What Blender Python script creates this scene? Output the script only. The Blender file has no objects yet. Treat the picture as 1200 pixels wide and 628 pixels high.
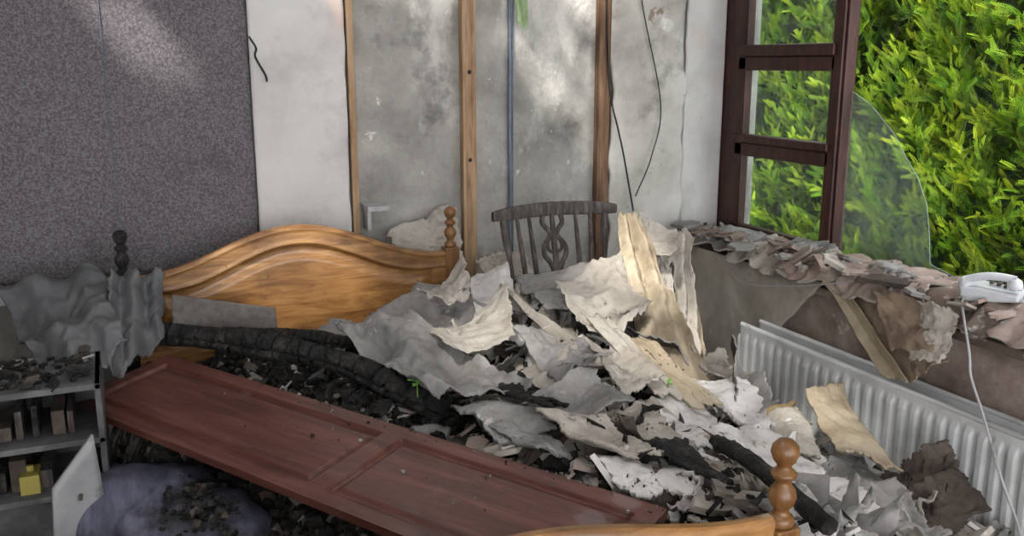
import bpy, math, random
import numpy as np
from mathutils import Vector, Matrix, noise
random.seed(11)
R=random.random
def U(a,b): return a+(b-a)*R()
def N(x,y,z=0.0): return noise.noise(Vector((x,y,z)))
def ss(a,b,x):
    t=min(1,max(0,(x-a)/(b-a))); return t*t*(3-2*t)
COL=bpy.context.scene.collection

# ---------------- materials ----------------
def M(name,cols,scale=5,rough=.85,bump=.3,bscale=None,stretch=(1,1,1),detail=8,dist=0.0,metal=0,spec=.3,lo=.3,hi=.7,bdist=.01,coat=0,spots=None,attr=None,trans=0):
    m=bpy.data.materials.new(name);m.use_nodes=True
    nt=m.node_tree;n=nt.nodes;l=nt.links
    b=n['Principled BSDF']
    tc=n.new('ShaderNodeTexCoord');mp=n.new('ShaderNodeMapping')
    mp.inputs['Scale'].default_value=stretch
    l.new(tc.outputs['Object'],mp.inputs['Vector'])
    no=n.new('ShaderNodeTexNoise');no.inputs['Scale'].default_value=scale;no.inputs['Detail'].default_value=detail
    no.inputs['Distortion'].default_value=dist;no.inputs['Roughness'].default_value=.62
    l.new(mp.outputs[0],no.inputs['Vector'])
    cr=n.new('ShaderNodeValToRGB');l.new(no.outputs[0],cr.inputs[0])
    e=cr.color_ramp.elements
    k=len(cols)
    while len(e)<k: e.new(.5)
    for i,c in enumerate(cols):
        e[i].position=lo+(hi-lo)*i/(max(1,k-1)); e[i].color=(*c,1)
    out=cr.outputs[0]
    if spots:
        for sp_ in spots:
            sc,ssc,th,so=sp_[:4]
            n2=n.new('ShaderNodeTexNoise');n2.inputs['Scale'].default_value=ssc;n2.inputs['Detail'].default_value=7;n2.inputs['Roughness'].default_value=.65
            if len(sp_)>4:
                mq=n.new('ShaderNodeMapping');mq.inputs['Scale'].default_value=sp_[4];mq.inputs['Location'].default_value=(3.1,1.7,5.3)
                l.new(tc.outputs['Object'],mq.inputs['Vector']);l.new(mq.outputs[0],n2.inputs['Vector'])
            else: l.new(tc.outputs['Object'],n2.inputs['Vector'])
            c2=n.new('ShaderNodeValToRGB');c2.color_ramp.elements[0].position=th;c2.color_ramp.elements[1].position=th+so
            l.new(n2.outputs[0],c2.inputs[0])
            mx=n.new('ShaderNodeMix');mx.data_type='RGBA'
            l.new(c2.outputs[0],mx.inputs[0]);l.new(out,mx.inputs[6]);mx.inputs[7].default_value=(*sc,1)
            out=mx.outputs[2]
    if attr:
        at=n.new('ShaderNodeAttribute');at.attribute_name=attr
        mx=n.new('ShaderNodeMix');mx.data_type='RGBA';mx.blend_type='MULTIPLY';mx.inputs[0].default_value=1
        l.new(out,mx.inputs[6]);l.new(at.outputs['Color'],mx.inputs[7]);out=mx.outputs[2]
    l.new(out,b.inputs['Base Color'])
    b.inputs['Roughness'].default_value=rough;b.inputs['Metallic'].default_value=metal
    b.inputs['Specular IOR Level'].default_value=spec
    b.inputs['Coat Weight'].default_value=coat
    if bump:
        nb=n.new('ShaderNodeTexNoise');nb.inputs['Scale'].default_value=bscale or scale*4;nb.inputs['Detail'].default_value=8
        l.new(mp.outputs[0],nb.inputs['Vector'])
        bp=n.new('ShaderNodeBump');bp.inputs['Strength'].default_value=bump;bp.inputs['Distance'].default_value=bdist
        l.new(nb.outputs[0],bp.inputs['Height']);l.new(bp.outputs[0],b.inputs['Normal'])
    if trans:
        tr=n.new('ShaderNodeBsdfTranslucent');l.new(out,tr.inputs[0])
        ms=n.new('ShaderNodeMixShader');ms.inputs[0].default_value=trans
        l.new(b.outputs[0],ms.inputs[1]);l.new(tr.outputs[0],ms.inputs[2])
        l.new(ms.outputs[0],n['Material Output'].inputs['Surface'])
    return m

cement=M('cement_render',[(.20,.192,.175),(.315,.305,.28),(.43,.415,.385)],3.2,.95,.8,40,spots=[((.64,.62,.58),1.1,.52,.10,(1,1,.55)),((.135,.128,.118),2.4,.60,.14),((.6,.58,.55),9,.66,.03),((.13,.125,.115),.9,.58,.25,(1,1,1.3))])
wallpaper=M('speckled_wallpaper',[(.080,.070,.080),(.130,.118,.128),(.19,.176,.184)],120,.9,.08,150,detail=2,lo=.35,hi=.65,spots=[((.20,.18,.185),1.3,.58,.25),((.06,.052,.06),1.9,.58,.2)])
whitewall=M('sooty_white_paint',[(.44,.425,.41),(.58,.565,.545),(.66,.645,.62)],1.8,.85,.2,30,spots=[((.29,.27,.26),1.6,.55,.25),((.62,.50,.45),2.9,.58,.1,(1,1,.4)),((.18,.165,.155),3.5,.67,.08)])
creamwall=M('bare_cream_plaster',[(.32,.30,.27),(.48,.46,.42),(.60,.58,.545)],3.2,.9,.4,26,spots=[((.19,.17,.145),2.6,.56,.14),((.72,.70,.67),2.1,.60,.05),((.28,.21,.15),7,.64,.04)])
creamboard=M('stained_plasterboard',[(.27,.24,.20),(.40,.365,.31),(.52,.485,.43)],3,.9,.3,26,spots=[((.20,.165,.125),4,.58,.14),((.60,.57,.53),3,.62,.06)])
pinkp=M('pink_plaster',[(.16,.118,.10),(.31,.24,.205),(.46,.38,.34)],5,.95,.5,30,spots=[((.10,.08,.07),3,.59,.15),((.50,.47,.44),6,.62,.05)])
brownp=M('scorched_plaster',[(.085,.065,.055),(.18,.135,.11),(.33,.28,.24)],4,.95,.4,25,spots=[((.42,.40,.37),7,.60,.06)])
batten=M('batten_wood',[(.17,.10,.055),(.35,.225,.13),(.46,.33,.21)],6,.8,.3,stretch=(6,6,.6))
battend=M('dark_batten_wood',[(.06,.032,.02),(.15,.085,.05),(.26,.165,.10)],6,.8,.3,stretch=(6,6,.6))
pine=M('varnished_pine',[(.13,.055,.016),(.27,.128,.040),(.42,.225,.080)],3.2,.34,.08,stretch=(1.1,8,9),dist=.9,spec=.5,coat=.2,spots=[((.07,.034,.015),2.0,.52,.2),((.11,.05,.02),18,.66,.04)])
pinev=M('varnished_pine_post',[(.09,.036,.011),(.18,.08,.024),(.27,.135,.045)],4,.4,.1,stretch=(8,8,1.1),dist=.6,spec=.5,coat=.15)
char=M('charred_wood',[(.005,.005,.005),(.016,.015,.014),(.06,.056,.052)],14,.75,1.0,45,bdist=.02)
chargrey=M('charred_grey_wood',[(.025,.022,.02),(.07,.06,.055),(.15,.135,.125)],9,.8,.5,stretch=(5,5,1))
mahog=M('mahogany_veneer',[(.046,.014,.010),(.098,.031,.021),(.16,.062,.045)],3,.40,.1,stretch=(.9,9,9),dist=.5,spec=.4,coat=.12,spots=[((.16,.12,.105),4,.58,.25),((.022,.012,.010),5,.60,.12)])
winwood=M('brown_window_frame',[(.018,.006,.004),(.044,.013,.009),(.08,.026,.019)],5,.45,.15,stretch=(4,4,1),spec=.4,spots=[((.16,.10,.08),9,.70,.08)])
radm=M('radiator_enamel',[(.46,.465,.46),(.59,.60,.60),(.67,.68,.68)],5,.35,.05,spec=.5,spots=[((.27,.24,.21),5,.61,.14),((.2,.12,.07),25,.70,.03)])
ash=M('ash_and_soot',[(.014,.013,.012),(.06,.055,.05),(.19,.178,.16)],9,1,1,35,bdist=.03,spots=[((.33,.31,.28),14,.56,.06)])
paperA=M('torn_paper_light',[(.44,.425,.405),(.61,.59,.565),(.71,.69,.665)],6,.9,.5,28,bdist=.015,spots=[((.24,.22,.20),4,.56,.2),((.07,.06,.055),9,.66,.06),((.30,.26,.21),15,.62,.05)])
paperB=M('torn_paper_beige',[(.25,.222,.188),(.39,.355,.31),(.51,.475,.425)],5,.9,.5,28,bdist=.015,spots=[((.15,.13,.11),5,.56,.15),((.05,.045,.04),10,.64,.06),((.56,.53,.49),12,.64,.04)])
paperG=M('torn_paper_grey',[(.15,.143,.136),(.26,.25,.24),(.37,.36,.35)],6,.9,.5,28,bdist=.015,spots=[((.065,.06,.055),6,.57,.15),((.46,.44,.42),11,.64,.05)])
paperP=M('torn_paper_mauve',[(.24,.215,.21),(.38,.345,.34),(.50,.465,.45)],8,.9,.5,40,bdist=.012,spots=[((.15,.13,.125),5,.58,.15),((.07,.06,.055),9,.66,.06)])
tanm=M('tan_backing_paper',[(.21,.165,.11),(.35,.29,.205),(.46,.40,.30)],4,.9,.4,30,spots=[((.15,.11,.075),5,.58,.15)])
darkpaper=M('scorched_paper',[(.03,.024,.020),(.075,.06,.05),(.16,.13,.11)],6,.9,.4,30)
yellowp=M('yellow_insulation',[(.24,.17,.08),(.34,.26,.13)],12,.95,.4,40)
lino=M('grey_lino',[(.06,.062,.065),(.115,.118,.122),(.18,.185,.19)],4,.6,.1,25,spots=[((.04,.04,.04),5,.58,.15)])
greyb=M('grey_board',[(.09,.078,.072),(.135,.12,.11),(.17,.155,.145)],30,.6,.15,60)
whitep=M('white_melamine',[(.33,.33,.34),(.47,.47,.48)],5,.5,.05,spots=[((.15,.14,.13),6,.58,.15)])
doorw=M('sooty_white_door',[(.17,.17,.175),(.28,.28,.285),(.36,.36,.365)],5,.5,.05,spots=[((.08,.075,.07),6,.56,.15)])
shelfm=M('sooty_shelf',[(.035,.035,.037),(.09,.09,.093),(.17,.17,.175)],6,.7,.1)
fabric=M('blue_grey_ticking',[(.035,.037,.062),(.085,.086,.13),(.155,.155,.215)],3,.6,.3,60,stretch=(9,2.5,1),spec=.5,spots=[((.015,.014,.014),3.5,.50,.12)])
boardc=M('brown_cardboard',[(.13,.09,.065),(.24,.18,.13),(.34,.265,.20)],6,.9,.2,spots=[((.07,.05,.04),6,.6,.1)])
cable=M('grey_cable',[(.10,.12,.15),(.17,.2,.25)],10,.5,0)
blackc=M('black_cable',[(.01,.01,.01),(.03,.03,.03)],10,.6,0)
plast=M('crumpled_white_plastic',[(.42,.44,.47),(.62,.64,.67)],6,.3,.2,30,spec=.5,spots=[((.2,.2,.2),8,.6,.1)])
phonem=M('white_phone_plastic',[(.50,.52,.55),(.66,.68,.71)],5,.3,.0,spec=.5,spots=[((.25,.25,.25),7,.62,.1)])
greenp=M('green_leaf',[(.12,.28,.04),(.25,.5,.1)],12,.6,.1)
palegreen=M('pale_green_paper',[(.22,.33,.16),(.38,.48,.28)],12,.8,.1)
yellow=M('yellow_box',[(.28,.24,.05),(.36,.31,.08)],8,.5,0)
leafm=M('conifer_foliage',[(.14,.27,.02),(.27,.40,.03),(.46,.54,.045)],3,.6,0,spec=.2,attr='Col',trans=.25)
hedged=M('hedge_inner_shade',[(.003,.007,.002),(.008,.02,.003)],8,1,0)  # near-black backing colour stands in for shade in the hedge gaps
joistm=M('roof_joist',[(.05,.035,.025),(.12,.08,.05)],5,.9,.3)
soil=M('garden_soil',[(.05,.06,.02),(.1,.13,.04)],3,1,.3)
floorm=M('sooty_floor',[(.02,.018,.016),(.07,.06,.05)],5,.95,.4)
edgem=M('glass_edge',[(.25,.36,.35),(.4,.52,.5)],10,.2,0,spec=.5)
def glass(name,haze):
    g=bpy.data.materials.new(name);g.use_nodes=True
    n=g.node_tree.nodes;l=g.node_tree.links
    t=n.new('ShaderNodeBsdfTransparent');t.inputs[0].default_value=(.92,.97,.96,1)
    gl=n.new('ShaderNodeBsdfGlossy');gl.inputs['Roughness'].default_value=.03
    f=n.new('ShaderNodeLayerWeight');f.inputs[0].default_value=.5
    p=n.new('ShaderNodeMath');p.operation='POWER';p.inputs[1].default_value=4;l.new(f.outputs['Facing'],p.inputs[0])
    q=n.new('ShaderNodeMath');q.operation='MULTIPLY_ADD';q.inputs[1].default_value=.6;q.inputs[2].default_value=.035;l.new(p.outputs[0],q.inputs[0])
    m=n.new('ShaderNodeMixShader');l.new(q.outputs[0],m.inputs[0]);l.new(t.outputs[0],m.inputs[1]);l.new(gl.outputs[0],m.inputs[2])
    d=n.new('ShaderNodeBsdfDiffuse');d.inputs[0].default_value=(.6,.68,.66,1)
    no=n.new('ShaderNodeTexNoise');no.inputs['Scale'].default_value=5
    h=n.new('ShaderNodeMath');h.operation='MULTIPLY';h.inputs[1].default_value=haze*2;l.new(no.outputs[0],h.inputs[0])
    m2=n.new('ShaderNodeMixShader');l.new(h.outputs[0],m2.inputs[0]);l.new(m.outputs[0],m2.inputs[1]);l.new(d.outputs[0],m2.inputs[2])
    l.new(m2.outputs[0],n['Material Output'].inputs['Surface'])
    return g
glassm=glass('window_glass',.02);glassd=glass('dirty_broken_glass',.11)

# ---------------- mesh builder ----------------
class MB:
    def __init__(s): s.v=[];s.f=[];s.m=[];s.sm=[]
    def add(s,vs,fs,mi=0,sm=False):
        o=len(s.v);s.v+= [tuple(q) for q in vs]
        for f in fs: s.f.append([i+o for i in f]);s.m.append(mi);s.sm.append(sm)
    def box(s,c,d,mi=0,rot=None):
        x,y,z=[q/2 for q in d]
        vs=[Vector((a*x,b*y,e*z)) for a in(-1,1) for b in(-1,1) for e in(-1,1)]
        if rot is not None: vs=[rot@q for q in vs]
        vs=[q+Vector(c) for q in vs]
        s.add(vs,[(0,1,3,2),(4,6,7,5),(0,4,5,1),(2,3,7,6),(0,2,6,4),(1,5,7,3)],mi)
    def b2(s,x0,x1,y0,y1,z0,z1,mi=0): s.box(((x0+x1)/2,(y0+y1)/2,(z0+z1)/2),(x1-x0,y1-y0,z1-z0),mi)
    def lathe(s,c,prof,mi=0,n=20,rot=None):
        vs=[];fs=[]
        for r,z in prof:
            for i in range(n):
                a=2*math.pi*i/n;q=Vector((r*math.cos(a),r*math.sin(a),z))
                if rot is not None:q=rot@q
                vs.append(q+Vector(c))
        for j in range(len(prof)-1):
            for i in range(n):
                fs.append((j*n+i,j*n+(i+1)%n,(j+1)*n+(i+1)%n,(j+1)*n+i))
        fs.append(tuple(range(n))[::-1]);fs.append(tuple((len(prof)-1)*n+i for i in range(n)))
        s.add(vs,fs,mi,True)
    def tube(s,pts,r,mi=0,n=8):
        pts=[Vector(q) for q in pts];k=len(pts)
        rr=r if isinstance(r,(list,tuple)) else [r]*k
        vs=[];fs=[];up=Vector((.13,.21,.97))
        for i,q in enumerate(pts):
            t=(pts[min(i+1,k-1)]-pts[max(i-1,0)]).normalized()
            a=t.cross(up)
            if a.length<.05:a=t.cross(Vector((1,0,0)))
            a.normalize();b_=t.cross(a)
            for j in range(n):
                an=2*math.pi*j/n;vs.append(q+(a*math.cos(an)+b_*math.sin(an))*rr[i])
        for i in range(k-1):
            for j in range(n): fs.append((i*n+j,i*n+(j+1)%n,(i+1)*n+(j+1)%n,(i+1)*n+j))
        fs.append(tuple(range(n)));fs.append(tuple((k-1)*n+i for i in range(n))[::-1])
        s.add(vs,fs,mi,True)
    def prism(s,poly,vec,mi=0):
        k=len(poly);v=Vector(vec);vs=[Vector(q) for q in poly]+[Vector(q)+v for q in poly]
        fs=[tuple(range(k)),tuple(range(2*k-1,k-1,-1))]+[(i,i+k,(i+1)%k+k,(i+1)%k) for i in range(k)]
        s.add(vs,fs,mi)
    def grid(s,fn,nu,nv,mi=0,sm=True):
        vs=[fn(i/nu,j/nv) for j in range(nv+1) for i in range(nu+1)]
        w=nu+1
        s.add(vs,[(j*w+i,j*w+i+1,(j+1)*w+i+1,(j+1)*w+i) for j in range(nv) for i in range(nu)],mi,sm)
    def obj(s,name,mats,bevel=0,solid=0,mo=0,loc=None,rot=None,off=0):
        me=bpy.data.meshes.new(name);me.from_pydata(s.v,[],s.f)
        me.polygons.foreach_set('material_index',s.m);me.polygons.foreach_set('use_smooth',s.sm)
        for m in mats: me.materials.append(m)
        me.update();ob=bpy.data.objects.new(name,me);COL.objects.link(ob)
        if bevel:
            q=ob.modifiers.new('bev','BEVEL');q.width=bevel;q.segments=2;q.limit_method='ANGLE';q.angle_limit=.6
        if solid:
            q=ob.modifiers.new('sol','SOLIDIFY');q.thickness=solid;q.offset=off;q.material_offset=mo;q.material_offset_rim=mo
        if rot is not None: ob.matrix_world=Matrix.Translation(loc)@rot.to_4x4()
        elif loc is not None: ob.location=loc
        return ob

# ---------------- room shell ----------------
w=MB();w.b2(-1.6,3.5,4.42,4.62,-.1,2.75);w.obj('wall_back',[cement])
w=MB();w.b2(-1.75,-1.6,-1.8,4.62,-.1,2.75);w.obj('wall_left',[whitewall])
w=MB();w.b2(3.0,3.4,-1.8,4.42,-.1,.85);w.b2(3.24,3.4,-1.8,1.5,.85,2.75);w.b2(3.24,3.4,1.5,4.42,2.55,2.75);w.obj('wall_right',[pinkp])
w=MB();w.b2(-1.75,3.5,-1.95,4.62,-.2,0);w.obj('floor',[floorm])
w=MB();w.b2(2.95,3.26,-1.7,4.40,.85,.89);w.obj('window_ledge',[brownp],bevel=.006)
w=MB()
sun_holes=[(-.80,-.28,2.55,3.15),(-.62,-.28,3.78,4.05),(.62,1.25,3.98,4.32),(1.35,1.72,3.45,3.85),(.45,1.15,1.75,2.4),(.95,1.25,2.45,2.75),(1.9,2.3,3.9,4.2),(-.25,.1,1.45,2.0),(.2,.62,1.1,1.8),(.75,1.2,.9,1.3)]  # openings placed to throw sun patches; ceiling is out of view
c=.1
nx=int(5.25/c);ny=int(6.6/c)
for i in range(nx):
    for j in range(ny):
        x=-1.75+c*(i+.5);y=-1.98+c*(j+.5)
        xx=x+.12*N(x*3,y*3,1);yy=y+.12*N(x*3,y*3,9)
        if any(a<xx<b_ and d<yy<e for a,b_,d,e in sun_holes): continue
        w.b2(x-c/2,x+c/2,y-c/2,y+c/2,2.75,2.79)
for i in range(9):
    x=-1.2+i*.55; w.b2(x-.025,x+.025,-1.95,4.62,2.79,2.92,1)  # unseen joists added to stripe the incoming sun
w.obj('ceiling',[whitewall,joistm])

def wallsheet(name,x0,x1,z0,z1,y,mat,th=.012,rag=(0,0,0,0),nu=30,nv=90,seed=0,amp=.002):
    g=MB()
    def fn(u,v):
        l=rag[0]*(N(v*5,seed)+.6*N(v*17,seed+3)); r=rag[1]*(N(v*5,seed+7)+.6*N(v*17,seed+9))
        bo=rag[2]*(N(u*5,seed+11)+.6*N(u*17,seed+13)); to=rag[3]*N(u*6,seed+15)
        X=(x0+l)+(x1+r-x0-l)*u; Z=(z0+bo)+(z1+to-z0-bo)*v
        return (X,y-amp*(1+N(X*6,Z*6,seed)),Z)
    g.grid(fn,nu,nv)
    return g.obj(name,[mat],solid=th)
wallsheet('wallpaper_panel',-1.59,.605,.97,2.74,4.40,wallpaper,.02,(0,.0,.02,0),seed=2)
wallsheet('plaster_board',.612,1.05,.75,2.74,4.395,whitewall,.03,(0,.012,.04,0),seed=5)
wallsheet('plaster_board',2.50,2.965,.55,2.74,4.395,creamwall,.03,(.05,.045,.05,0),seed=8)
wallsheet('plaster_board',2.975,3.235,.85,2.74,4.40,whitewall,.02,(.01,0,0,0),seed=12)
w=MB();w.b2(-1.59,.15,4.37,4.41,.88,.96);w.obj('trim_1',[whitep],bevel=.004)
w=MB();w.b2(1.062,1.095,4.375,4.42,.3,2.74);w.obj('wall_batten',[batten],bevel=.003)
w=MB();w.b2(1.640,1.712,4.37,4.42,.3,2.74)
for z in (2.3,1.86,1.42): w.lathe((1.676,4.37,z),[(.012,0),(.010,.004),(0,.005)],1,10,Matrix.Rotation(math.radians(90),3,'X'))
w.obj('wall_batten',[batten,blackc],bevel=.003)
w=MB();w.b2(2.415,2.485,4.37,4.42,.3,2.74);w.obj('wall_batten',[battend],bevel=.003)
w=MB();w.tube([(1.912+.006*N(z*2,1),4.405,z) for z in np.linspace(.5,2.74,30)],.010);w.tube([(1.93+.005*N(z*2,5),4.408,z) for z in np.linspace(.5,2.74,30)],.005);w.obj('conduit_pipe',[cable])
def bez(pts,n=12):
    P=[Vector(q) for q in pts];out=[]
    P=[2*P[0]-P[1]]+P+[2*P[-1]-P[-2]]
    for i in range(1,len(P)-2):
        for k in range(n):
            t=k/n;a,b_,c,d=P[i-1],P[i],P[i+1],P[i+2]
            out.append(.5*((2*b_)+(c-a)*t+(2*a-5*b_+4*c-d)*t*t+(3*b_-a-3*c+d)*t**3))
    out.append(P[-2]);return out
def wire(name,pts,r,m):
    w=MB();w.tube(bez(pts),r,n=6);return w.obj(name,[m])
wire('hanging_wire',[(2.58,4.37,2.74),(2.66,4.36,2.23),(2.80,4.36,1.69),(2.74,4.34,1.4),(2.62,4.3,1.19)],.0035,blackc)
wire('hanging_wire',[(2.44,4.36,2.3),(2.474,4.36,1.79),(2.53,4.35,1.55),(2.56,4.34,1.42),(2.6,4.28,1.10)],.005,blackc)
wire('hanging_wire',[(.615,4.38,2.02),(.64,4.36,1.97),(.635,4.36,1.93),(.675,4.36,1.85),(.68,4.36,1.82)],.005,blackc)
wire('hanging_wire',[(.0,4.385,2.74),(.004,4.384,1.9),(.01,4.383,1.0)],.002,cable)
w=MB();w.b2(1.11,1.22,4.28,4.42,1.20,1.225);w.b2(1.12,1.14,4.33,4.42,1.10,1.2);w.obj('wall_bracket_shelf',[whitep],bevel=.003)

# ---------------- window ----------------
w=MB()
w.b2(3.24,3.34,4.28,4.42,.90,2.56)
w.b2(3.24,3.31,3.445,3.49,.90,2.56)
w.b2(3.24,3.34,1.5,4.42,.87,.955)
w.b2(3.24,3.34,1.5,4.42,2.48,2.56)
w.b2(3.24,3.34,1.5,1.6,.9,2.56)
x0,x1=3.225,3.275
w.b2(x0,x1,4.18,4.30,.955,2.5);w.b2(x0,x1,3.46,3.53,.955,2.5)
w.b2(x0,x1,3.50,4.25,.955,1.015);w.b2(x0,x1,3.50,4.25,1.40,1.475);w.b2(x0-.02,x1,3.5,4.25,1.475,1.52)
w.b2(x0,x1,3.50,4.25,1.865,1.94);w.b2(x0-.02,x1,3.5,4.25,1.94,2.0);w.b2(x0,x1,3.5,4.25,2.44,2.5)
wf=w.obj('window_1',[winwood],bevel=.008)
for i,(a,b_) in enumerate([(1.005,1.425),(1.50,1.89),(1.98,2.45)]):
    g=MB();g.b2(3.258,3.262,3.51,4.20,a,b_);o=g.obj('pane_%d'%(i+1),[glassm]);o.parent=wf
P1=[(3.44,.94),(3.44,1.77),(3.33,1.72),(3.25,1.66),(3.16,1.585),(3.08,1.486),(3.0,1.4),(2.94,1.29),(2.91,1.16),(2.89,1.03),(2.9,.94)]
P2=[(2.9,.94),(2.89,1.03),(2.7,.99),(2.5,1.0),(2.4,.97),(2.2,1.06),(2.0,1.0),(1.9,.94)]
for nm,P_ in (('broken_pane',P1),('broken_pane_shard',P2)):
    g=MB();g.prism([(3.29,y,z) for y,z in P_],(.004,0,0))
    g.tube([(3.292,y,z) for y,z in P_[1:-1]],.0014,1,5)
    o=g.obj(nm,[glassd,edgem]);o.parent=wf

# ---------------- garden + hedge ----------------
w=MB();w.b2(3.5,9,-2,11,-.6,-.5);w.obj('garden_ground',[soil])
def hedge():
    rng=np.random.default_rng(5)
    def surf(y,z): return 5.2+.40*noise.noise(Vector((y*.9,z*.7,3)))+.34*noise.noise(Vector((y*2.3,z*2.0,8)))+.14*noise.noise(Vector((y*5,z*4,8)))
    T=[];F=[]
    def leaf(p,d,l,wd):
        o=len(T);q=np.array([-d[1],d[0],0])
        T.extend([p,p+d*l*.45+q*wd,p+d*l,p+d*l*.45-q*wd]);F.append((o,o+1,o+2,o+3))
    for i in range(7):
        t=.06+i*.13;p=np.array([t,0,-.22*t*t]);L=.36*(1-t*.65)
        for sg in (-1,1):
            a=math.radians(36)*sg;d=np.array([math.cos(a),math.sin(a),-.15])
            leaf(p,d,L,.026)
            if i<5:
                pm=p+d*L*.4;a2=a-sg*.6;leaf(pm,np.array([math.cos(a2),math.sin(a2),0]),L*.5,.022)
    leaf(np.array([0,0,0.]),np.array([1,0,-.22]),1.05,.028)
    T=np.array(T);F=np.array(F)
    base=np.clip(T[:,0],0,1)
    VS=[];FS=[];CS=[];cnt=0
    for c in range(3000):
        y=rng.uniform(2.8,8.4);z=rng.uniform(-.1,3.1)
        off=rng.uniform(-.20,.20)
        cx=surf(y,z)+off;shade_tone=rng.uniform(.5,1.25)*max(.12,(1-3.2*max(0,off+.02)))  # random leaf tone; deeper clusters coloured darker to stand in for shade
        if rng.random()<.2: shade_tone*=.3
        main=np.array([-rng.uniform(.3,1),rng.uniform(-.5,.6),rng.uniform(.3,1.4)]);main/=np.linalg.norm(main)
        L=rng.uniform(.16,.34)
        for k in range(11):
            f=k/10
            d=main+rng.normal(0,.42,3)*(1-.5*f);d/=np.linalg.norm(d)
            s=rng.uniform(.08,.17)*(1-.35*f)
            up=rng.normal(0,1,3)+np.array([-1,0,.5]);
            yv=np.cross(up,d);yv/=np.linalg.norm(yv)+1e-9;zv=np.cross(d,yv)
            P=T@np.stack([d,yv,zv])*s+np.array([cx,y,z])+main*L*f+rng.normal(0,.015,3)
            VS.append(P);FS.append(F+cnt);cnt+=len(T)
            tt=shade_tone*rng.uniform(.75,1.15)*(.45+.65*f)  # shaded spray bases darkened and sunlit tips lightened in the leaf colour
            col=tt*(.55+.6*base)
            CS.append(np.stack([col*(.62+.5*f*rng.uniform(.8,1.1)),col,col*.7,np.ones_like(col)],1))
    V=np.concatenate(VS);Fa=np.concatenate(FS);C=np.concatenate(CS)
    me=bpy.data.meshes.new('conifer_hedge');me.vertices.add(len(V));me.vertices.foreach_set('co',V.ravel())
    me.loops.add(Fa.size);me.loops.foreach_set('vertex_index',Fa.ravel())
    me.polygons.add(len(Fa));me.polygons.foreach_set('loop_start',np.arange(len(Fa))*4)
    me.update(calc_edges=True)
    ca=me.color_attributes.new('Col','FLOAT_COLOR','POINT');ca.data.foreach_set('color',C.ravel())
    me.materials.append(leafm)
    ob=bpy.data.objects.new('conifer_hedge',me);COL.objects.link(ob)
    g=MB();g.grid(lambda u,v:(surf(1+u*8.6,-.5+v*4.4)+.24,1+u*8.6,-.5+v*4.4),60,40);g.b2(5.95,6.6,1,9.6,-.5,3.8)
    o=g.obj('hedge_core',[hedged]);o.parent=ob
hedge()

# ---------------- heap ----------------
def HH(x,y):
    inb=ss(-.15,.08,x)*(1-ss(1.5,2.4,x))*(1 if x>1.5 else ss(1.64,1.72,y))
    h=.22+.42*inb+.18*math.exp(-((x-1.75)**2/.3+(y-3.5)**2/.25))
    h+=.09*math.exp(-((x-1.6)**2/.1+(y-2.7)**2/.3))
    h-=.28*math.exp(-((x-.05)**2/.2+(y-2.5)**2/.6))*inb
    h-=.12*ss(-.05,-.3,x)
    h*=ss(1.0,1.5,y)
    if x>2.2: h+=.10*math.exp(-((x-2.35)**2/.08+(y-2.4)**2/.3))
    return max(.01,h)
def HN(x,y): return HH(x,y)+.05*N(x*3,y*3,1)+.035*N(x*9,y*9,4)+.015*N(x*25,y*25,2)
g=MB();g.grid(lambda u,v:(-1.0+u*3.95,1.0+v*3.35,HN(-1.0+u*3.95,1.0+v*3.35) if 0<u<1 and 0<v<1 else 0.0),230,200)
g.obj('ash_heap',[ash])

def chips(name,n,region,mats,wts,smin,smax,lift=.02,tmin=.003,tmax=.012,seed=1,hf=HN,flat=.45,pw=2.2):
    rr=random.Random(seed);g=MB()
    for _ in range(n):
        x,y=region(rr)
        s=smin+(smax-smin)*rr.random()**pw
        k=rr.choice([5,6,7,8,9]);asp=rr.uniform(.45,1)
        a0=rr.random()*6.28
        pl=[]
        for i in range(k):
            a=a0+2*math.pi*(i+rr.uniform(-.3,.3))/k;r=s*rr.uniform(.55,1.1)
            pl.append((r*math.cos(a),r*math.sin(a)*asp))
        rot=Matrix.Rotation(rr.random()*6.28,3,'Z')@Matrix.Rotation(rr.gauss(0,flat),3,'X')@Matrix.Rotation(rr.gauss(0,flat),3,'Y')
        t=rr.uniform(tmin,tmax)
        c=Vector((x,y,hf(x,y)+lift*rr.random()+s*.25))
        vs=[rot@Vector((p_[0],p_[1],t/2))+c for p_ in pl]+[rot@Vector((p_[0],p_[1],-t/2))+c for p_ in pl]
        fs=[tuple(range(k)),tuple(range(2*k-1,k-1,-1))]+[(i,i+k,(i+1)%k+k,(i+1)%k) for i in range(k)]
        mi=rr.choices(range(len(mats)),wts)[0]
        g.add(vs,fs,mi)
    return g.obj(name,mats)
def dooredge(x,y): return x> .13+(3.745-y)*.5855+.05
def reg_bed(rr):
    while 1:
        x=rr.uniform(.02,2.5);y=rr.uniform(1.7,4.0)
        if x>1.5 or dooredge(x,y): return x,y
def reg_right(rr): return rr.uniform(1.55,2.74),rr.uniform(1.3,3.9)
def reg_mid(rr):
    while 1:
        x=min(2.6,max(.5,rr.gauss(1.55,.42)));y=min(3.9,max(1.8,rr.gauss(2.6,.55)))
        if dooredge(x-.13,y): return x,y
mm=[paperA,paperB,paperG,char,darkpaper,pinkp]
chips('plaster_rubble',6500,reg_bed,mm,[2,3.5,3.5,5,3,.8],.006,.045,seed=1)
chips('plaster_rubble',3600,reg_right,mm,[2,4,3.5,3.5,2.5,.8],.008,.055,seed=2)
chips('plaster_rubble',360,reg_mid,mm,[2,5,5,1.5,1.5,1],.05,.12,lift=.03,tmin=.008,tmax=.020,seed=3,flat=.4,pw=1.4)
chips('plaster_rubble',190,reg_right,mm,[2,5,4,1.5,2,1],.06,.15,lift=.03,tmin=.010,tmax=.022,seed=4,flat=.4,pw=1.3)
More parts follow.
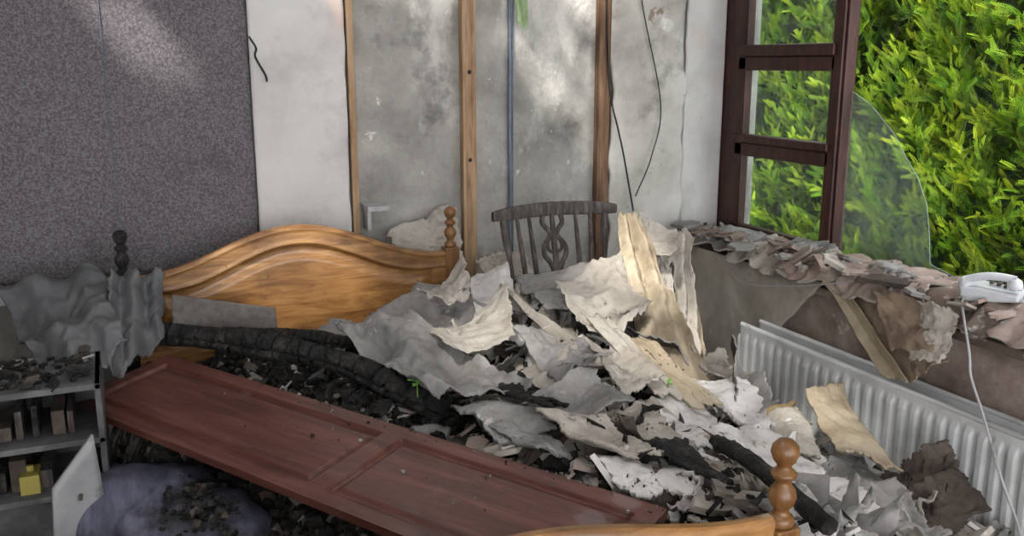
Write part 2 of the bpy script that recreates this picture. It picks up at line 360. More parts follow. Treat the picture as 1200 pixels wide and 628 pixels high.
chips('charcoal_debris',2500,lambda rr:(rr.uniform(.1,.95),rr.uniform(1.8,3.3)),[char,darkpaper,paperG],[8,1,.5],.006,.04,seed=5,tmin=.01,tmax=.03,flat=1)
chips('charcoal_debris',900,reg_mid,[char,darkpaper],[6,1],.015,.05,seed=15,tmin=.01,tmax=.03,flat=1,lift=.05)
chips('charcoal_debris',900,lambda rr:(rr.uniform(.15,1.1),rr.uniform(3.0,3.95)),[char,darkpaper,paperG],[8,2,1],.015,.05,seed=16,tmin=.01,tmax=.03,flat=1,lift=.05)
chips('charcoal_debris',500,lambda rr:(rr.uniform(-.95,0),rr.uniform(2.2,3.9)),[char,darkpaper,paperG],[8,2,1],.01,.06,seed=6,flat=.8)

# ---------------- torn sheets ----------------
def sheet(name,c,mats,th=.004,amp=.02,fr=5,rag=.06,curl=0.0,cu=0.0,seed=0,n=44,fold=0,fdir=0,dz=0,crease=1.0):
    P=[Vector((c[i],c[i+1],c[i+2]+dz)) for i in (0,3,6,9)]
    nn=(P[1]-P[0]).cross(P[3]-P[0]).normalized()
    if nn.z<-.2 or (abs(nn.z)<=.2 and nn.y>0): nn=-nn
    def J(t,s): return rag*(N(t*3,s+seed)+.55*N(t*9,s+5.5+seed)+.35*N(t*27,s+9.1+seed)+.2*N(t*60,s+seed))
    # a few straight creases across the sheet
    rr=random.Random(seed*7+1);cs=[]
    for _ in range(3):
        a=rr.uniform(0,3.14);cs.append((math.cos(a),math.sin(a),rr.uniform(-.25,.25),rr.uniform(-1,1)))
    g=MB()
    def fn(u,v):
        a=J(v,1.3);b_=1+J(v,21.7);cc=J(u,41.1);d=1+J(u,61.9)
        uu=a+(b_-a)*u;vv=cc+(d-cc)*v
        q=(P[0]*(1-uu)+P[1]*uu)*(1-vv)+(P[3]*(1-uu)+P[2]*uu)*vv
        w_=q*fr
        r1=noise.noise(w_+Vector((seed,0,0)));r2=noise.noise(w_*2.1+Vector((0,seed,0)))
        h=amp*((1-3*abs(r1))*.8+.4*r2+.28*(1-2*abs(noise.noise(w_*4.5)))+.12*(1-2*abs(noise.noise(w_*10))))
        for ca,sa,o_,s_ in cs: h+=amp*crease*s_*1.6*abs((u-.5)*ca+(v-.5)*sa-o_)*2
        h+=curl*(abs(2*u-1)**4)*(.7+.6*N(v*2,seed))+cu*abs(2*v-1)**4
        if fold: h+=fold*math.sin((u if fdir==0 else v)*math.pi*4+seed+2*r1)
        return q+nn*h
    g.grid(fn,n,n)
    return g.obj(name,mats,solid=th,mo=1 if len(mats)>1 else 0)
S=sheet;T_='torn_wallpaper_sheet';B_='broken_plasterboard'
S('crumpled_lino',[-.50,4.24,.99,-.08,4.06,1.0,.0,3.50,.86,-.24,3.40,.72],[lino,lino],.006,.085,2.2,.06,seed=3,n=50,fold=.02,crease=0)
S('crumpled_lino',[-.05,3.92,1.08,.15,3.9,1.05,.12,3.78,.80,-.07,3.56,.74],[lino,lino],.006,.04,4,.08,curl=.03,seed=9,n=40,fold=.025,crease=0)
S(T_,[.95,3.70,.85,1.17,3.70,.96,1.44,3.26,.90,1.09,3.24,.79],[paperB,paperG],.01,.022,3.5,.05,curl=.03,seed=1,dz=.01)
S(T_,[1.1,3.49,1.0,1.31,3.48,1.04,1.3,3.40,.95,1.15,3.3,.92],[paperP,paperB],.004,.03,7,.12,curl=.05,seed=2)
S(T_,[1.58,3.63,.99,2.11,3.5,1.05,1.99,3.18,.95,1.54,3.18,.89],[paperB,paperG],.006,.03,3,.05,seed=4,curl=.02,dz=.01)
S(T_,[1.62,3.22,.92,2.00,3.36,1.00,1.84,2.84,.90,1.56,2.84,.88],[paperP,paperB],.005,.035,3.5,.07,curl=.03,seed=5,dz=.01)
S('hanging_backing_paper',[1.97,3.38,1.25,2.07,3.35,1.24,2.0,2.65,.66,1.76,2.80,.78],[tanm,tanm],.005,.035,5,.05,fold=.022,seed=6,n=60,crease=0)
S(T_,[2.10,3.5,1.21,2.36,3.5,1.13,2.2,3.4,1.03,2.04,3.4,1.08],[paperB,paperB],.005,.02,6,.12,curl=.03,seed=7)
S('hanging_wallpaper_strip',[2.375,3.6,1.12,2.49,3.6,1.1,2.36,3.3,.42,2.24,3.3,.42],[paperG,paperB],.006,.03,6,.08,fold=.02,seed=8,n=50,crease=0)
S('hanging_wallpaper_strip',[2.42,3.7,1.08,2.52,3.7,1.08,2.50,3.35,.38,2.38,3.32,.38],[paperB,tanm],.006,.03,6,.08,fold=.02,seed=18,n=50,crease=0)
S('hanging_wallpaper_strip',[2.19,3.5,1.06,2.3,3.5,1.04,2.17,3.2,.57,2.04,3.2,.64],[darkpaper,paperB],.006,.03,6,.12,seed=10)
S(T_,[1.05,3.20,.82,1.435,3.28,.93,1.30,2.90,.85,1.065,2.94,.79],[paperA,paperB],.005,.035,3.5,.07,curl=.035,seed=11,dz=.02)
S(T_,[1.42,3.75,.98,1.60,3.7,.98,1.36,3.0,.90,1.22,3.12,.91],[paperA,paperA],.005,.03,4,.08,curl=.02,seed=12)
S('draped_mauve_sheet',[.78,3.54,.79,1.04,3.4,.84,1.24,2.62,.79,.93,2.72,.76],[paperP,paperG],.005,.05,3.5,.05,fold=.018,seed=13,n=60,dz=.01,crease=.4)
S(T_,[1.114,2.85,.81,1.474,2.83,.88,1.38,2.40,.80,1.12,2.60,.77],[paperG,paperB],.006,.035,3.5,.07,curl=.03,seed=14,dz=.02)
S('torn_board_strip',[1.427,3.4,1.01,1.495,3.42,1.01,1.49,2.80,.93,1.43,2.84,.92],[paperA,paperB],.012,.01,4,.10,seed=15)
S('torn_board_strip',[1.57,2.91,.97,1.67,2.91,.97,1.70,2.44,.81,1.60,2.46,.81],[paperA,paperB],.012,.01,4,.08,seed=16)
S('torn_board_strip',[1.66,2.80,.91,1.74,2.70,.90,1.84,2.42,.75,1.72,2.40,.75],[paperA,tanm],.012,.012,4,.12,seed=17)
S(T_,[1.17,2.57,.79,1.44,2.57,.85,1.43,2.33,.80,1.19,2.38,.77],[paperB,paperG],.007,.025,5,.12,seed=19,dz=.01)
S(B_,[1.358,2.42,.78,1.567,2.445,.79,1.53,2.17,.74,1.35,2.22,.74],[paperA,paperB],.014,.015,5,.12,seed=20,dz=.01)
S(B_,[1.14,2.42,.78,1.33,2.35,.78,1.37,2.05,.76,1.2,2.20,.77],[paperB,paperB],.014,.015,5,.10,seed=21,dz=.01)
S(B_,[.98,2.72,.77,1.18,2.66,.78,1.20,2.40,.77,1.02,2.46,.76],[paperB,paperG],.012,.02,5,.10,seed=68,dz=.02)
S(B_,[1.02,2.56,.77,1.16,2.50,.77,1.20,2.28,.76,1.10,2.32,.76],[paperG,paperG],.012,.015,5,.12,seed=69,dz=.01)
S(B_,[1.55,2.50,.80,1.82,2.47,.74,1.77,2.16,.70,1.56,2.20,.74],[paperB,paperA],.016,.02,5,.10,seed=61,dz=.01)
S(B_,[1.72,2.32,.70,2.00,2.38,.64,1.97,2.06,.60,1.74,2.03,.64],[paperG,paperA],.016,.02,5,.10,seed=62,dz=.015)
S(B_,[1.75,2.04,.62,2.07,2.07,.56,2.02,1.78,.54,1.78,1.78,.58],[paperB,paperA],.016,.02,5,.10,seed=63,dz=.015)
S(B_,[1.22,2.24,.76,1.44,2.22,.76,1.44,1.96,.74,1.25,2.00,.74],[paperG,paperA],.016,.02,5,.12,seed=64)
S(B_,[1.80,2.68,.76,2.08,2.62,.68,2.02,2.36,.64,1.80,2.42,.70],[paperB,paperA],.016,.02,5,.10,seed=65,dz=.02)
S(B_,[1.45,2.72,.86,1.62,2.74,.86,1.62,2.46,.80,1.46,2.46,.80],[paperG,paperB],.010,.02,5,.10,seed=66,dz=.02)
S(T_,[2.02,2.12,.52,2.28,2.06,.48,2.25,1.80,.46,2.02,1.80,.48],[paperB,paperG],.010,.03,5,.10,curl=.03,seed=67,dz=.02)
S('charred_board',[1.365,2.16,.80,1.478,2.10,.80,1.51,1.92,.75,1.44,2.02,.75],[char,char],.014,.012,6,.10,seed=22)
S('charred_board',[1.10,2.75,.81,1.24,2.74,.81,1.27,2.45,.79,1.17,2.45,.79],[char,char],.012,.015,6,.14,seed=72,dz=.01)
S(B_,[2.2,2.7,.52,2.484,2.76,.50,2.247,2.36,.50,2.02,2.38,.52],[paperG,paperB],.014,.02,5,.08,seed=23,dz=.02)
S('torn_backing_board',[2.488,2.74,.55,2.70,2.76,.54,2.40,2.13,.48,2.286,2.29,.50],[paperB,tanm],.010,.025,3,.06,cu=.05,seed=24,crease=.3)
S('scorched_wallpaper_sheet',[2.5,2.35,.40,2.68,2.26,.60,2.64,1.98,.42,2.30,1.95,.36],[darkpaper,darkpaper],.006,.04,5,.10,seed=25)
S(B_,[2.226,2.34,.50,2.466,2.42,.47,2.308,2.02,.47,2.1,2.11,.47],[paperB,paperG],.014,.015,5,.10,seed=26)
S('scorched_wallpaper_sheet',[2.078,2.82,.70,2.242,2.79,.64,2.0,2.43,.60,1.94,2.54,.62],[darkpaper,paperG],.006,.03,5,.10,curl=.03,seed=27,dz=.02)
S('insulation_strip',[2.317,2.90,.45,2.6,2.92,.45,2.5,2.80,.45,2.22,2.77,.46],[yellowp],.015,.015,6,.10,seed=28)
S(T_,[1.75,3.2,.90,2.0,3.1,.84,1.98,2.75,.73,1.80,2.8,.80],[darkpaper,paperG],.006,.03,5,.10,seed=29)
S(T_,[1.30,2.95,.88,1.50,2.9,.90,1.50,2.55,.82,1.33,2.6,.82],[paperB,paperG],.006,.03,5,.10,curl=-.03,seed=31,dz=.01)
S(T_,[1.22,4.33,1.10,1.58,4.33,1.22,1.60,4.22,.92,1.2,4.22,.98],[paperA,paperB],.006,.02,4,.10,seed=32)
S(T_,[1.64,4.2,.98,1.9,4.2,.96,1.9,3.9,.82,1.62,3.9,.85],[paperA,paperB],.006,.04,4,.12,seed=33)
S(T_,[.62,3.75,.80,.90,3.85,.82,.95,3.6,.78,.70,3.5,.76],[paperB,paperG],.006,.03,5,.12,seed=34)
S(T_,[1.95,2.95,.72,2.25,3.0,.62,2.2,2.7,.58,1.98,2.65,.66],[paperG,paperB],.006,.035,5,.12,curl=.04,seed=35,dz=.02)
def scraps(name,n,reg,mats,smin,smax,seed,wts=None):
    rr=random.Random(seed);g=MB()
    for k in range(n):
        x,y=reg(rr);s=rr.uniform(smin,smax);asp=rr.uniform(.35,.9)
        rot=Matrix.Rotation(rr.random()*6.28,3,'Z')@Matrix.Rotation(rr.gauss(0,.32),3,'X')@Matrix.Rotation(rr.gauss(0,.32),3,'Y')
        c=Vector((x,y,HN(x,y)+s*.15+rr.random()*.03));cr=rr.uniform(-2.0,5)/s*.25;sd=rr.random()*50
        def fn(u,v):
            a=u-.5;b_=v-.5
            a*=1+.5*N(v*3,sd)+.4*N(v*9,sd);b_*=1+.5*N(u*3,sd+4)+.4*N(u*9,sd+4)
            X=a*s;Y=b_*s*asp
            q=Vector((X,Y,cr*X*X+.3*s*N(a*3,b_*3,sd)+.12*s*(1-2*abs(N(a*7,b_*7,sd)))))
            return rot@q+c
        g.grid(fn,14,14,rr.choices(range(len(mats)),wts)[0])
    return g.obj(name,mats,solid=.004)
scraps('curled_paper_scraps',95,reg_mid,[paperA,paperB,paperG,paperP,darkpaper,char],.10,.26,21,[2,4,3,3,2,1.5])
scraps('curled_paper_scraps',90,reg_right,[paperA,paperB,paperG,darkpaper,boardc,char],.10,.26,22,[2,4,3,2,2,1.5])
scraps('curled_paper_scraps',40,lambda rr:(rr.uniform(1.5,2.4),rr.uniform(3.2,4.0)),[paperA,paperB,paperG],.10,.26,23)

# ---------------- bed ----------------
def bed():
    YH=4.10
    def top(x): 
        u=max(-1,min(1,(x-.73)/.68)); return 1.02+.175*.5*(1+math.cos(math.pi*u))
    def inn(x):
        u=max(-1,min(1,(x-.73)/.58)); return .945+.165*.5*(1+math.cos(math.pi*u))
    def relief(x,z):
        d=inn(x)-z; e=top(x)-z
        ds=min(x-.10,1.36-x)
        r=.030
        r-=.010*(1-ss(0,.02,e))
        if d>0 and ds>0:
            m=min(d,ds*1.2)
            r=.030-.016*ss(0,.012,m)+.012*ss(.03,.08,m)
        r+=.007*math.exp(-((d+.008)/.006)**2)+.006*math.exp(-((e-.012)/.008)**2)
        return r
    g=MB();nu=150;nv=130;x0,x1=.035,1.43;zb=.40
    g.grid(lambda u,v:(x0+(x1-x0)*u,YH-relief(x0+(x1-x0)*u,zb+(top(x0+(x1-x0)*u)-zb)*v),zb+(top(x0+(x1-x0)*u)-zb)*v),nu,nv)
    g.grid(lambda u,v:(x0+(x1-x0)*u,YH+.012,zb+(top(x0+(x1-x0)*u)-zb)*v),nu,4)
    g.grid(lambda u,v:(x0+(x1-x0)*u,YH-.021+.033*v,top(x0+(x1-x0)*u)),nu,3)
    g.b2(.035,1.43,YH-.052,YH-.005,.60,.69)
    root=bpy.data.objects.new('double_bed',None);COL.objects.link(root)
    h=g.obj('headboard',[pine]);h.parent=root
    fin=[(.0,0),(.030,.0),(.033,.012),(.030,.024),(.020,.032),(.018,.045),(.028,.058),(.034,.078),(.030,.098),(.019,.112),(.017,.12),(.030,.134),(.032,.142),(.018,.155),(.016,.162),(.026,.174),(.034,.195),(.031,.213),(.018,.228),(.001,.234)]
    def post(name,x,y,zt,mat,s=1.0,zb=0):
        g=MB();g.b2(x-.036,x+.036,y-.036,y+.036,zb,zt-.234*s)
        g.lathe((x,y,zt-.234*s),[(r*(s if s<1 else 1)*1.05,z*s) for r,z in fin],0,24)
        o=g.obj(name,[mat],bevel=.004);o.parent=root
    post('headboard_post_charred',0.0,YH,1.225,char,.85)
    post('headboard_post',1.465,YH,1.235,pinev,.85)
    post('footboard_post',1.464,1.66,1.0,pinev)
    post('footboard_post_2',0.0,1.66,1.0,pinev)
    g=MB()
    def ft(x):
        u=max(-1,min(1,(x-.73)/.68)); return .80+.095*.5*(1+math.cos(math.pi*u))
    def fr(x,z):
        e=ft(x)-z;r=.02
        r-=.010*(1-ss(0,.02,e)); r+=.006*math.exp(-((e-.012)/.008)**2)
        m=min(e-.09,x-.1,1.36-x)
        if m>0: r-=.012*ss(0,.012,m)-.010*ss(.03,.08,m)
        return r
    for sg in(-1,1):
        g.grid(lambda u,v:(x0+(x1-x0)*u,1.66+sg*fr(x0+(x1-x0)*u,.2+(ft(x0+(x1-x0)*u)-.2)*v),.2+(ft(x0+(x1-x0)*u)-.2)*v),120,60)
    g.grid(lambda u,v:(x0+(x1-x0)*u,1.65+.02*v,ft(x0+(x1-x0)*u)),120,3)
    o=g.obj('footboard',[pine]);o.parent=root
    g=MB();g.b2(1.44,1.47,1.69,4.06,.32,.46);g.b2(-.01,.02,1.69,4.06,.32,.46)
    o=g.obj('side_rails',[char],bevel=.004);o.parent=root
bed()

# ---------------- fallen wardrobe door ----------------
def door():
    L=2.195;W=.425
    stile=.05
    divs=[(.06,1.235),(1.305,2.14)]
    def rel(x,y):
        r=0
        for a,b_ in divs:
            m=min(x-a,b_-x,y-stile,W-stile-y)
            if m>0: r=-.013*ss(0,.008,m)+.010*ss(.016,.036,m)+.005*math.exp(-((m-.004)/.004)**2)
        return r
    g=MB();nu,nv=420,110
    g.grid(lambda u,v:(u*L,v*W,.014+rel(u*L,v*W)),nu,nv)
    g.b2(0,L,0,W,-.014,-.001)
    g.b2(0,L,-.004,0.0,-.014,.0145);g.b2(0,L,W,W+.004,-.014,.0145);g.b2(-.004,0,0,W,-.014,.0145);g.b2(L,L+.004,0,W,-.014,.0145)
    A=Vector((-.225,3.53,.69));Bp=Vector((.13,3.745,.75));D=Vector((.882,1.639,.69))
    ex=(D-A).normalized();ey=(Bp-A);ey=(ey-ex*ey.dot(ex)).normalized();ez=ex.cross(ey)
    rot=Matrix((ex,ey,ez)).transposed()
    ob=g.obj('wardrobe_door',[mahog],bevel=0,loc=A,rot=rot)
    rr=random.Random(3);g=MB()
    for i in range(60):
        s=.002+.007*rr.random()**3;x=rr.uniform(.5,L);y=W*(1-rr.random()**3*.7);k=5
        c=Vector((x,y,.015));pl=[(s*math.cos(6.28*j/k+i)*rr.uniform(.6,1.2),s*math.sin(6.28*j/k+i)*rr.uniform(.5,1)) for j in range(k)]
        vs=[rot@(c+Vector((a,b_,.003)))+A for a,b_ in pl]+[rot@(c+Vector((a,b_,-.004)))+A for a,b_ in pl]
        g.add(vs,[tuple(range(k)),tuple(range(2*k-1,k-1,-1))]+[(j,j+k,(j+1)%k+k,(j+1)%k) for j in range(k)],rr.randrange(3))
    g.obj('door_ash_crumbs',[darkpaper,char,paperG])
door()

# ---------------- chair ----------------
def chair():
    root=bpy.data.objects.new('spindle_back_chair',None);COL.objects.link(root)
    Y=3.72
    g=MB()
    def cr(u,v):
        x=1.53+.63*u;bow=.05*math.sin(math.pi*u)
        t=1.266+.012*math.sin(math.pi*u)-.010*(abs(2*u-1)**6);b_=1.20+.012*math.sin(math.pi*u)+.012*abs(2*u-1)**4
        a=2*math.pi*v
        return (x,Y+bow+.014*math.sin(a),(t+b_)/2+(t-b_)/2*math.copysign(abs(math.cos(a))**.5,math.cos(a)))
    g.grid(cr,30,16)
    def bow(x): return .05*math.sin(math.pi*min(1,max(0,(x-1.53)/.63)))
    seatz=.76
    for xt,xb in ((1.585,1.625),(2.105,2.065)):
        g.tube([(xt+(xb-xt)*t,Y+bow(xt)*(1-t)-.10*t+.0,1.225+(seatz-1.225)*t) for t in np.linspace(0,1,14)],[.014+.005*math.sin(t*9) for t in np.linspace(0,1,14)],n=10)
    for xt,xb in ((1.66,1.685),(1.725,1.74),(1.965,1.95),(2.035,2.01)):
        g.tube([(xt+(xb-xt)*t,Y+bow(xt)*(1-t)-.10*t,1.225+(seatz-1.225)*t) for t in np.linspace(0,1,10)],[.008+.004*math.sin(math.pi*t) for t in np.linspace(0,1,10)],n=8)
    cx=1.845
    def sp(z): return Y+.05-.13*(1.225-z)/(1.225-seatz)
    for sg in (-1,1):
        g.tube(bez([(cx+sg*.045,sp(1.22),1.22),(cx+sg*.05,sp(1.18),1.18),(cx+sg*.022,sp(1.145),1.145),(cx+sg*.02,sp(1.12),1.12),(cx+sg*.052,sp(1.08),1.08),(cx+sg*.055,sp(1.04),1.04),(cx+sg*.03,sp(1.0),1.0),(cx+sg*.018,sp(.96),.96),(cx+sg*.04,sp(.9),.9),(cx+sg*.045,sp(.8),.8)],6),.012,n=8)
        g.tube(bez([(cx+sg*.005,sp(1.12),1.12),(cx+sg*.032,sp(1.10),1.10),(cx+sg*.034,sp(1.06),1.065),(cx+sg*.008,sp(1.05),1.05),(cx+sg*.004,sp(1.08),1.08)],6),.008,n=8)
    g.prism([(cx-.010,sp(1.2)-.005,1.22),(cx+.010,sp(1.2)-.005,1.22),(cx+.014,sp(1.0)-.005,1.0),(cx+.010,sp(.8)-.005,.8),(cx-.010,sp(.8)-.005,.8),(cx-.014,sp(1.0)-.005,1.0)],(0,.012,0))
    o=g.obj('back',[chargrey]);o.parent=root
    g=MB();g.b2(1.60,2.09,3.22,3.66,.74,.78);o=g.obj('seat',[chargrey],bevel=.015);o.parent=root
    g=MB()
    for x,y,dx,dy in ((1.64,3.6,-.03,.04),(2.05,3.6,.03,.04),(1.64,3.28,-.03,-.04),(2.05,3.28,.03,-.04)):
        zs=np.linspace(.75,.28,12);g.tube([(x+dx*(1-(z-.28)/.47),y+dy*(1-(z-.28)/.47),z) for z in zs],[.016+.005*math.sin(i*1.3) for i in range(12)],n=10)
    g.tube([(1.62,3.44,.45),(2.07,3.44,.45)],.011)
    o=g.obj('legs',[chargrey]);o.parent=root
chair()

# ---------------- radiator ----------------
def radiator():
    root=bpy.data.objects.new('panel_radiator',None);COL.objects.link(root)
    y0,y1,z0,z1=1.25,3.56,.12,.635
    def prof(y,z):
        e=ss(0,.03,z-z0-.02)*ss(0,.035,z1-.035-z)
        ph=((y-y0)/.062)%1
        r=ss(.12,.30,ph)*(1-ss(.70,.88,ph))
        return .014*e*r
    for nm,xf in(('front_panel',2.80),('rear_panel',2.915)):
        g=MB();n=int((y1-y0)/.004)
        g.grid(lambda u,v:(xf-prof(y0+(y1-y0)*u,z0+(z1-z0)*v),y0+(y1-y0)*u,z0+(z1-z0)*v),n,40)
        g.b2(xf+.004,xf+.018,y0,y1,z0,z1)
        g.tube([(xf+.008,y0,z1),(xf+.008,y1,z1)],.011,n=12);g.tube([(xf+.008,y0,z0),(xf+.008,y1,z0)],.011,n=12)
        g.tube([(xf+.008,y0,z0),(xf+.008,y0,z1)],.011,n=12);g.tube([(xf+.008,y1,z0),(xf+.008,y1,z1)],.011,n=12)
        o=g.obj(nm,[radm]);o.parent=root
    g=MB()
    for i in range(60):
        y=y0+.05+i*.0375;g.b2(2.825,2.905,y,y+.002,.16,.60)
    g.tube([(2.81,y1+.02,.2),(2.93,y1+.02,.2)],.012);g.tube([(2.81,y0-.03,.0),(2.81,y0-.03,.16),(2.81,y0+.02,.16)],.011)
    for y in(1.6,3.2): g.b2(2.93,2.995,y,y+.03,.2,.6)
    o=g.obj('fins_and_brackets',[radm]);o.parent=root
radiator()

# ---------------- ledge debris ----------------
S('leaning_plaster_panel',[2.95,4.25,.90,2.93,3.16,.92,2.92,3.80,.20,2.93,4.18,.30],[creamboard,creamboard],.012,.006,4,.02,seed=41,crease=0)
LZ=lambda x,y:.885+.03*max(0,N(x*5,y*5,7))
def slab(y0,y1,mat,seed,zf=.93,zb=1.0,xf=2.86,xb=3.2,drop=.0):
    g=MB()
    def fn(u,v):
        y=y0+(y1-y0)*u+.05*N(v*4,seed)+.03*N(v*13,seed)
        xx=xf+.05*N(u*4,seed+3)+.035*N(u*13,seed+5)+(xb-xf)*v
        z=zf+(zb-zf)*ss(0,.5,v)-drop*max(0,1-v*3.2)**1.5*(.7+N(u*4,seed+8))
        z+=.022*(1-3*abs(N(xx*5,y*5,seed)))+.010*N(xx*14,y*14,seed)
        return (xx,y,z)
    g.grid(fn,40,26);g.obj('plaster_slab',[mat,paperB],solid=.012,mo=1)
slab(4.28,3.72,paperG,42,.93,.98,2.93,3.2)
slab(3.85,3.30,paperB,43,.94,.99,2.89,3.2,.05)
slab(3.45,2.95,pinkp,44,.95,1.0,2.88,3.2,.04)
slab(3.1,2.60,pinkp,45,.965,1.01,2.86,3.2,.07)
slab(2.70,2.25,brownp,46,.96,1.0,2.87,3.2,.06)
slab(2.35,1.70,pinkp,47,.95,1.0,2.87,3.2,.06)
slab(3.62,3.35,paperG,48,.97,1.02,3.0,3.19)
slab(2.95,2.70,paperG,49,.985,1.03,2.95,3.12)
chips('ledge_plaster_debris',480,lambda rr:(rr.uniform(2.92,3.19),rr.uniform(1.2,4.33)),[paperB,pinkp,paperG,darkpaper,paperA],[3,4,3,3.5,1.2],.010,.045,seed=31,hf=lambda x,y:LZ(x,y)+.085,flat=.4,tmin=.006,tmax=.018)
chips('ledge_plaster_debris',60,lambda rr:(rr.uniform(2.90,3.12),rr.uniform(1.2,4.28)),[pinkp,paperB,paperG,darkpaper,brownp],[4,2,3,2,4],.05,.12,lift=.03,seed=32,hf=lambda x,y:LZ(x,y)+.08,flat=.25,tmin=.010,tmax=.020,pw=1)
S('torn_cardboard_flap',[2.90,3.04,.95,2.90,2.60,.98,2.79,2.34,.82,2.78,2.50,.68],[boardc,boardc],.006,.015,5,.04,seed=45)
S('torn_cardboard_flap',[2.88,2.80,.97,2.89,2.50,.99,2.76,2.38,.84,2.76,2.58,.80],[tanm,boardc],.006,.02,5,.08,seed=46)
S('torn_cardboard_flap',[2.90,3.10,.94,2.90,2.98,.95,2.78,2.46,.69,2.78,2.60,.67],[tanm,tanm],.006,.012,5,.03,seed=47)
S('torn_cardboard_flap',[2.88,2.56,.98,2.88,2.38,.98,2.76,2.32,.80,2.76,2.46,.78],[paperG,paperB],.006,.025,7,.10,seed=48)
S('crumpled_plastic_bag',[3.16,2.40,1.03,3.16,1.9,1.05,2.97,1.85,.99,2.97,2.22,.99],[plast],.003,.03,7,.08,seed=50,n=50)
def telephone():
    root=bpy.data.objects.new('telephone',None);COL.objects.link(root)
    rot=Matrix.Rotation(math.radians(28),3,'Z')@Matrix.Rotation(math.radians(-8),3,'X');c=Vector((3.05,2.37,1.02))
    T=lambda x,y,z:rot@Vector((x,y,z))+c
    g=MB()
    prof=[(-.10,0),(.10,0),(.10,.065),(.04,.06),(-.10,.025)]
    g.prism([T(-.075,y,z) for y,z in prof],rot@Vector((.15,0,0)))
    o=g.obj('base',[phonem],bevel=.008);o.parent=root
    g=MB()
    for i in range(4):
        for j in range(3): g.box(T(.0+.022*j,-.07+.024*i,.040+.0082*i),(.014,.015,.012),0,rot)
    o=g.obj('keypad',[chargrey],bevel=.002);o.parent=root
    g=MB()
    g.tube([T(-.045,y,.075+.022*math.cos(y*14)) for y in np.linspace(-.09,.09,12)],.015,n=12)
    for y in (-.085,.085): g.lathe(T(-.045,y,.045),[(.022,0),(.028,.006),(.026,.03),(.014,.042),(0,.044)],0,16,rot)
    o=g.obj('handset',[phonem]);o.parent=root
telephone()
wire('hanging_cord',[(3.0,2.45,1.04),(2.90,2.38,1.01),(2.79,2.24,.88),(2.765,2.2,.80),(2.75,2.13,.70),(2.72,2.05,.60),(2.69,1.98,.52),(2.66,1.86,.37),(2.6,1.8,.3)],.005,whitep)
wire('hanging_cord',[(2.95,3.9,.95),(2.88,3.7,.82),(2.87,3.3,.88),(2.86,2.9,.99)],.003,whitep)

# ---------------- left side ----------------
S('grey_skirting_panel',[.17,3.85,.985,.58,3.83,.89,.585,3.83,.70,.165,3.85,.80],[greyb],.012,.002,3,.012,seed=51,crease=0)
def alligator(pts,rad):
    g=MB()
    pts=bez(pts,14)
    k=len(pts)
    def fn(u,v):
        i=min(k-2,int(u*(k-1)));t=u*(k-1)-i;q=pts[i].lerp(pts[i+1],t)
        d=(pts[i+1]-pts[i]).normalized();a=d.cross(Vector((0,0,1))).normalized();c=a.cross(d)
        th=2*math.pi*v
        r=rad*(1+.35*N(u*6,v*2,rad*50))
        r*= 1-.42*(abs(math.sin(u*60+N(u*20,v*3)))<.28)-.22*(abs(math.sin(v*math.pi*4))<.25)
        return q+(a*math.cos(th)+c*math.sin(th))*r
    g.grid(fn,320,28)
    g.obj('charred_timber',[char])
alligator([(.10,3.90,.82),(.45,3.566,.82),(.728,3.293,.79),(1.0,2.80,.72)],.048)
alligator([(.25,3.92,.78),(.60,3.72,.79),(.85,3.55,.77)],.035)
w=MB()
pts=bez([(1.66,2.20,.74),(1.60,1.95,.79),(1.55,1.58,.78)],10)
w.tube(pts,[.026+.006*N(i*.7,2) for i in range(len(pts))],n=7);w.obj('charred_stick',[char])
w=MB();w.tube(bez([(2.14,2.08,.54),(2.07,1.95,.56),(2.0,1.78,.54)],8),.014,n=7);w.obj('charred_stick',[char])
w=MB()
w.tube([(1.40,3.1,.94),(1.36,3.28,.93)],.022,n=14);w.obj('wood_dowel',[chargrey])
w=MB()
for z in (.50,.68,.865): w.b2(-.95,-.10,3.12,3.5,z,z+.02)
w.b2(-.12,-.10,3.12,3.5,.0,.885);w.b2(-.97,-.95,3.12,3.5,0,.885);w.b2(-.95,-.1,3.49,3.5,0,.87)
w.obj('bookshelf',[shelfm],bevel=.003)
w=MB()
x=-.6
for i in range(14):
    tw=U(.018,.05);h=U(.04,.11)
    zz=.70 if i<8 else .52
    if i==8: x=-.6
    w.box((x+tw/2,3.3,zz+h/2),(tw,.2,h),i%3);x+=tw+U(.002,.04)
w.obj('shelf_clutter',[darkpaper,chargrey,char],bevel=.002)
w=MB();w.b2(-.37,-.31,3.16,3.26,.52,.585);w.lathe((-.34,3.21,.585),[(.0,0),(.014,0),(.014,.02),(0,.02)]);w.obj('yellow_carton',[yellow],bevel=.003)
chips('shelf_ash_debris',300,lambda rr:(rr.uniform(-.9,-.14),rr.uniform(3.14,3.46)),[char,paperG,darkpaper],[8,.4,3],.01,.04,seed=61,hf=lambda x,y:.885,flat=.3)
S('white_cabinet_door',[-.255,2.9,.64,-.132,2.95,.78,-.11,2.95,.44,-.27,2.88,.40],[doorw],.018,.001,3,.0,seed=1,n=8,crease=0)
w=MB();w.box((-.18,2.90,.60),(.012,.03,.012));w.obj('cabinet_knob',[chargrey],bevel=.003)
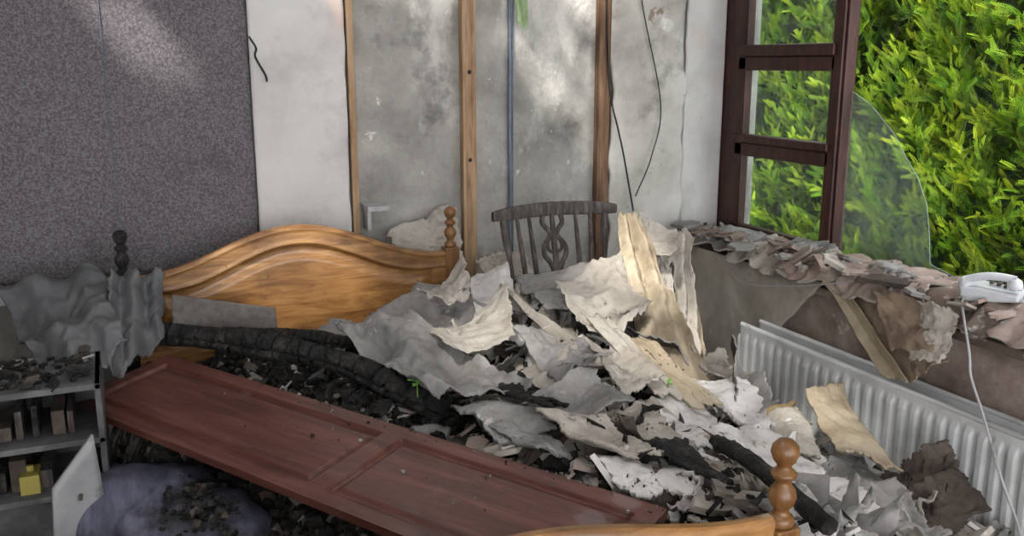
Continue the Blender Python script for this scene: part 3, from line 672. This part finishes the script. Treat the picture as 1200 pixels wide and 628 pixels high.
def pillow():
    g=MB()
    def fn(u,v):
        a=2*math.pi*u;ph=math.pi*(v-.5)
        X=.40*math.copysign(abs(math.cos(ph))**.6,1)*math.copysign(abs(math.cos(a))**.7,math.cos(a))
        Y=.22*abs(math.cos(ph))**.6*math.copysign(abs(math.sin(a))**.7,math.sin(a))
        Z=.15*math.copysign(abs(math.sin(ph))**.8,math.sin(ph))
        q=Vector((X,Y,Z));q+=q.normalized()*(.03*N(X*6,Y*6,Z*6)+.02*(1-3*abs(N(X*5,Y*3,3)))) if q.length>0 else q
        return Matrix.Rotation(math.radians(-62),3,'Z')@q+Vector((.05,2.90,.43))
    g.grid(fn,90,50);g.obj('striped_pillow',[fabric])
pillow()
chips('charcoal_debris',160,lambda rr:(rr.gauss(.16,.06),rr.gauss(2.76,.16)),[char,darkpaper],[6,1],.006,.025,seed=19,tmin=.006,tmax=.02,flat=.8,hf=lambda x,y:.575-1.2*((x-.05)*.88+(y-2.9)*.47)**2)
def leaves(name,c,n,s,m,seed):
    rr=random.Random(seed);g=MB()
    for i in range(n):
        rot=Matrix.Rotation(rr.random()*6.28,3,'Z')@Matrix.Rotation(rr.uniform(-.9,.2),3,'Y')
        def fn(u,v):
            wdt=math.sin(math.pi*u)**.7*.28
            return rot@Vector((u*s,(v-.5)*2*wdt*s,.15*s*math.sin(u*3)))+Vector(c)
        g.grid(fn,6,4)
    g.tube([(c[0],c[1],c[2]-.05),c],.002)
    g.obj(name,[m])
leaves('weed_sprig',(.90,2.88,.82),4,.04,greenp,1)
leaves('weed_sprig',(1.66,2.48,.84),3,.025,greenp,2)
S('green_paper_scrap',[1.93,4.39,2.3,1.99,4.37,2.3,1.985,4.34,2.06,1.94,4.37,2.10],[palegreen],.002,.01,8,.15,seed=5,n=16)

# ---------------- light / world / camera ----------------
wd=bpy.data.worlds.new('World');bpy.context.scene.world=wd;wd.use_nodes=True
bg=wd.node_tree.nodes['Background'];bg.inputs[0].default_value=(.97,.975,1,1);bg.inputs[1].default_value=5.0
sl=bpy.data.lights.new('sun','SUN');sl.energy=6.5;sl.angle=math.radians(6);sl.color=(1,.96,.89)
so=bpy.data.objects.new('sun',sl);COL.objects.link(so)
so.rotation_euler=Vector((-.50,-.50,.70)).to_track_quat('Z','Y').to_euler()
cd=bpy.data.cameras.new('camera');cd.lens=32.1;cd.sensor_width=36;cd.clip_start=.05
co=bpy.data.objects.new('camera',cd);COL.objects.link(co);co.location=(0,0,1.9)
co.rotation_euler=(math.radians(77.4),0,math.radians(-23.6))
bpy.context.scene.camera=co
vs=bpy.context.scene.view_settings
vs.view_transform='Standard';vs.look='None';vs.exposure=0
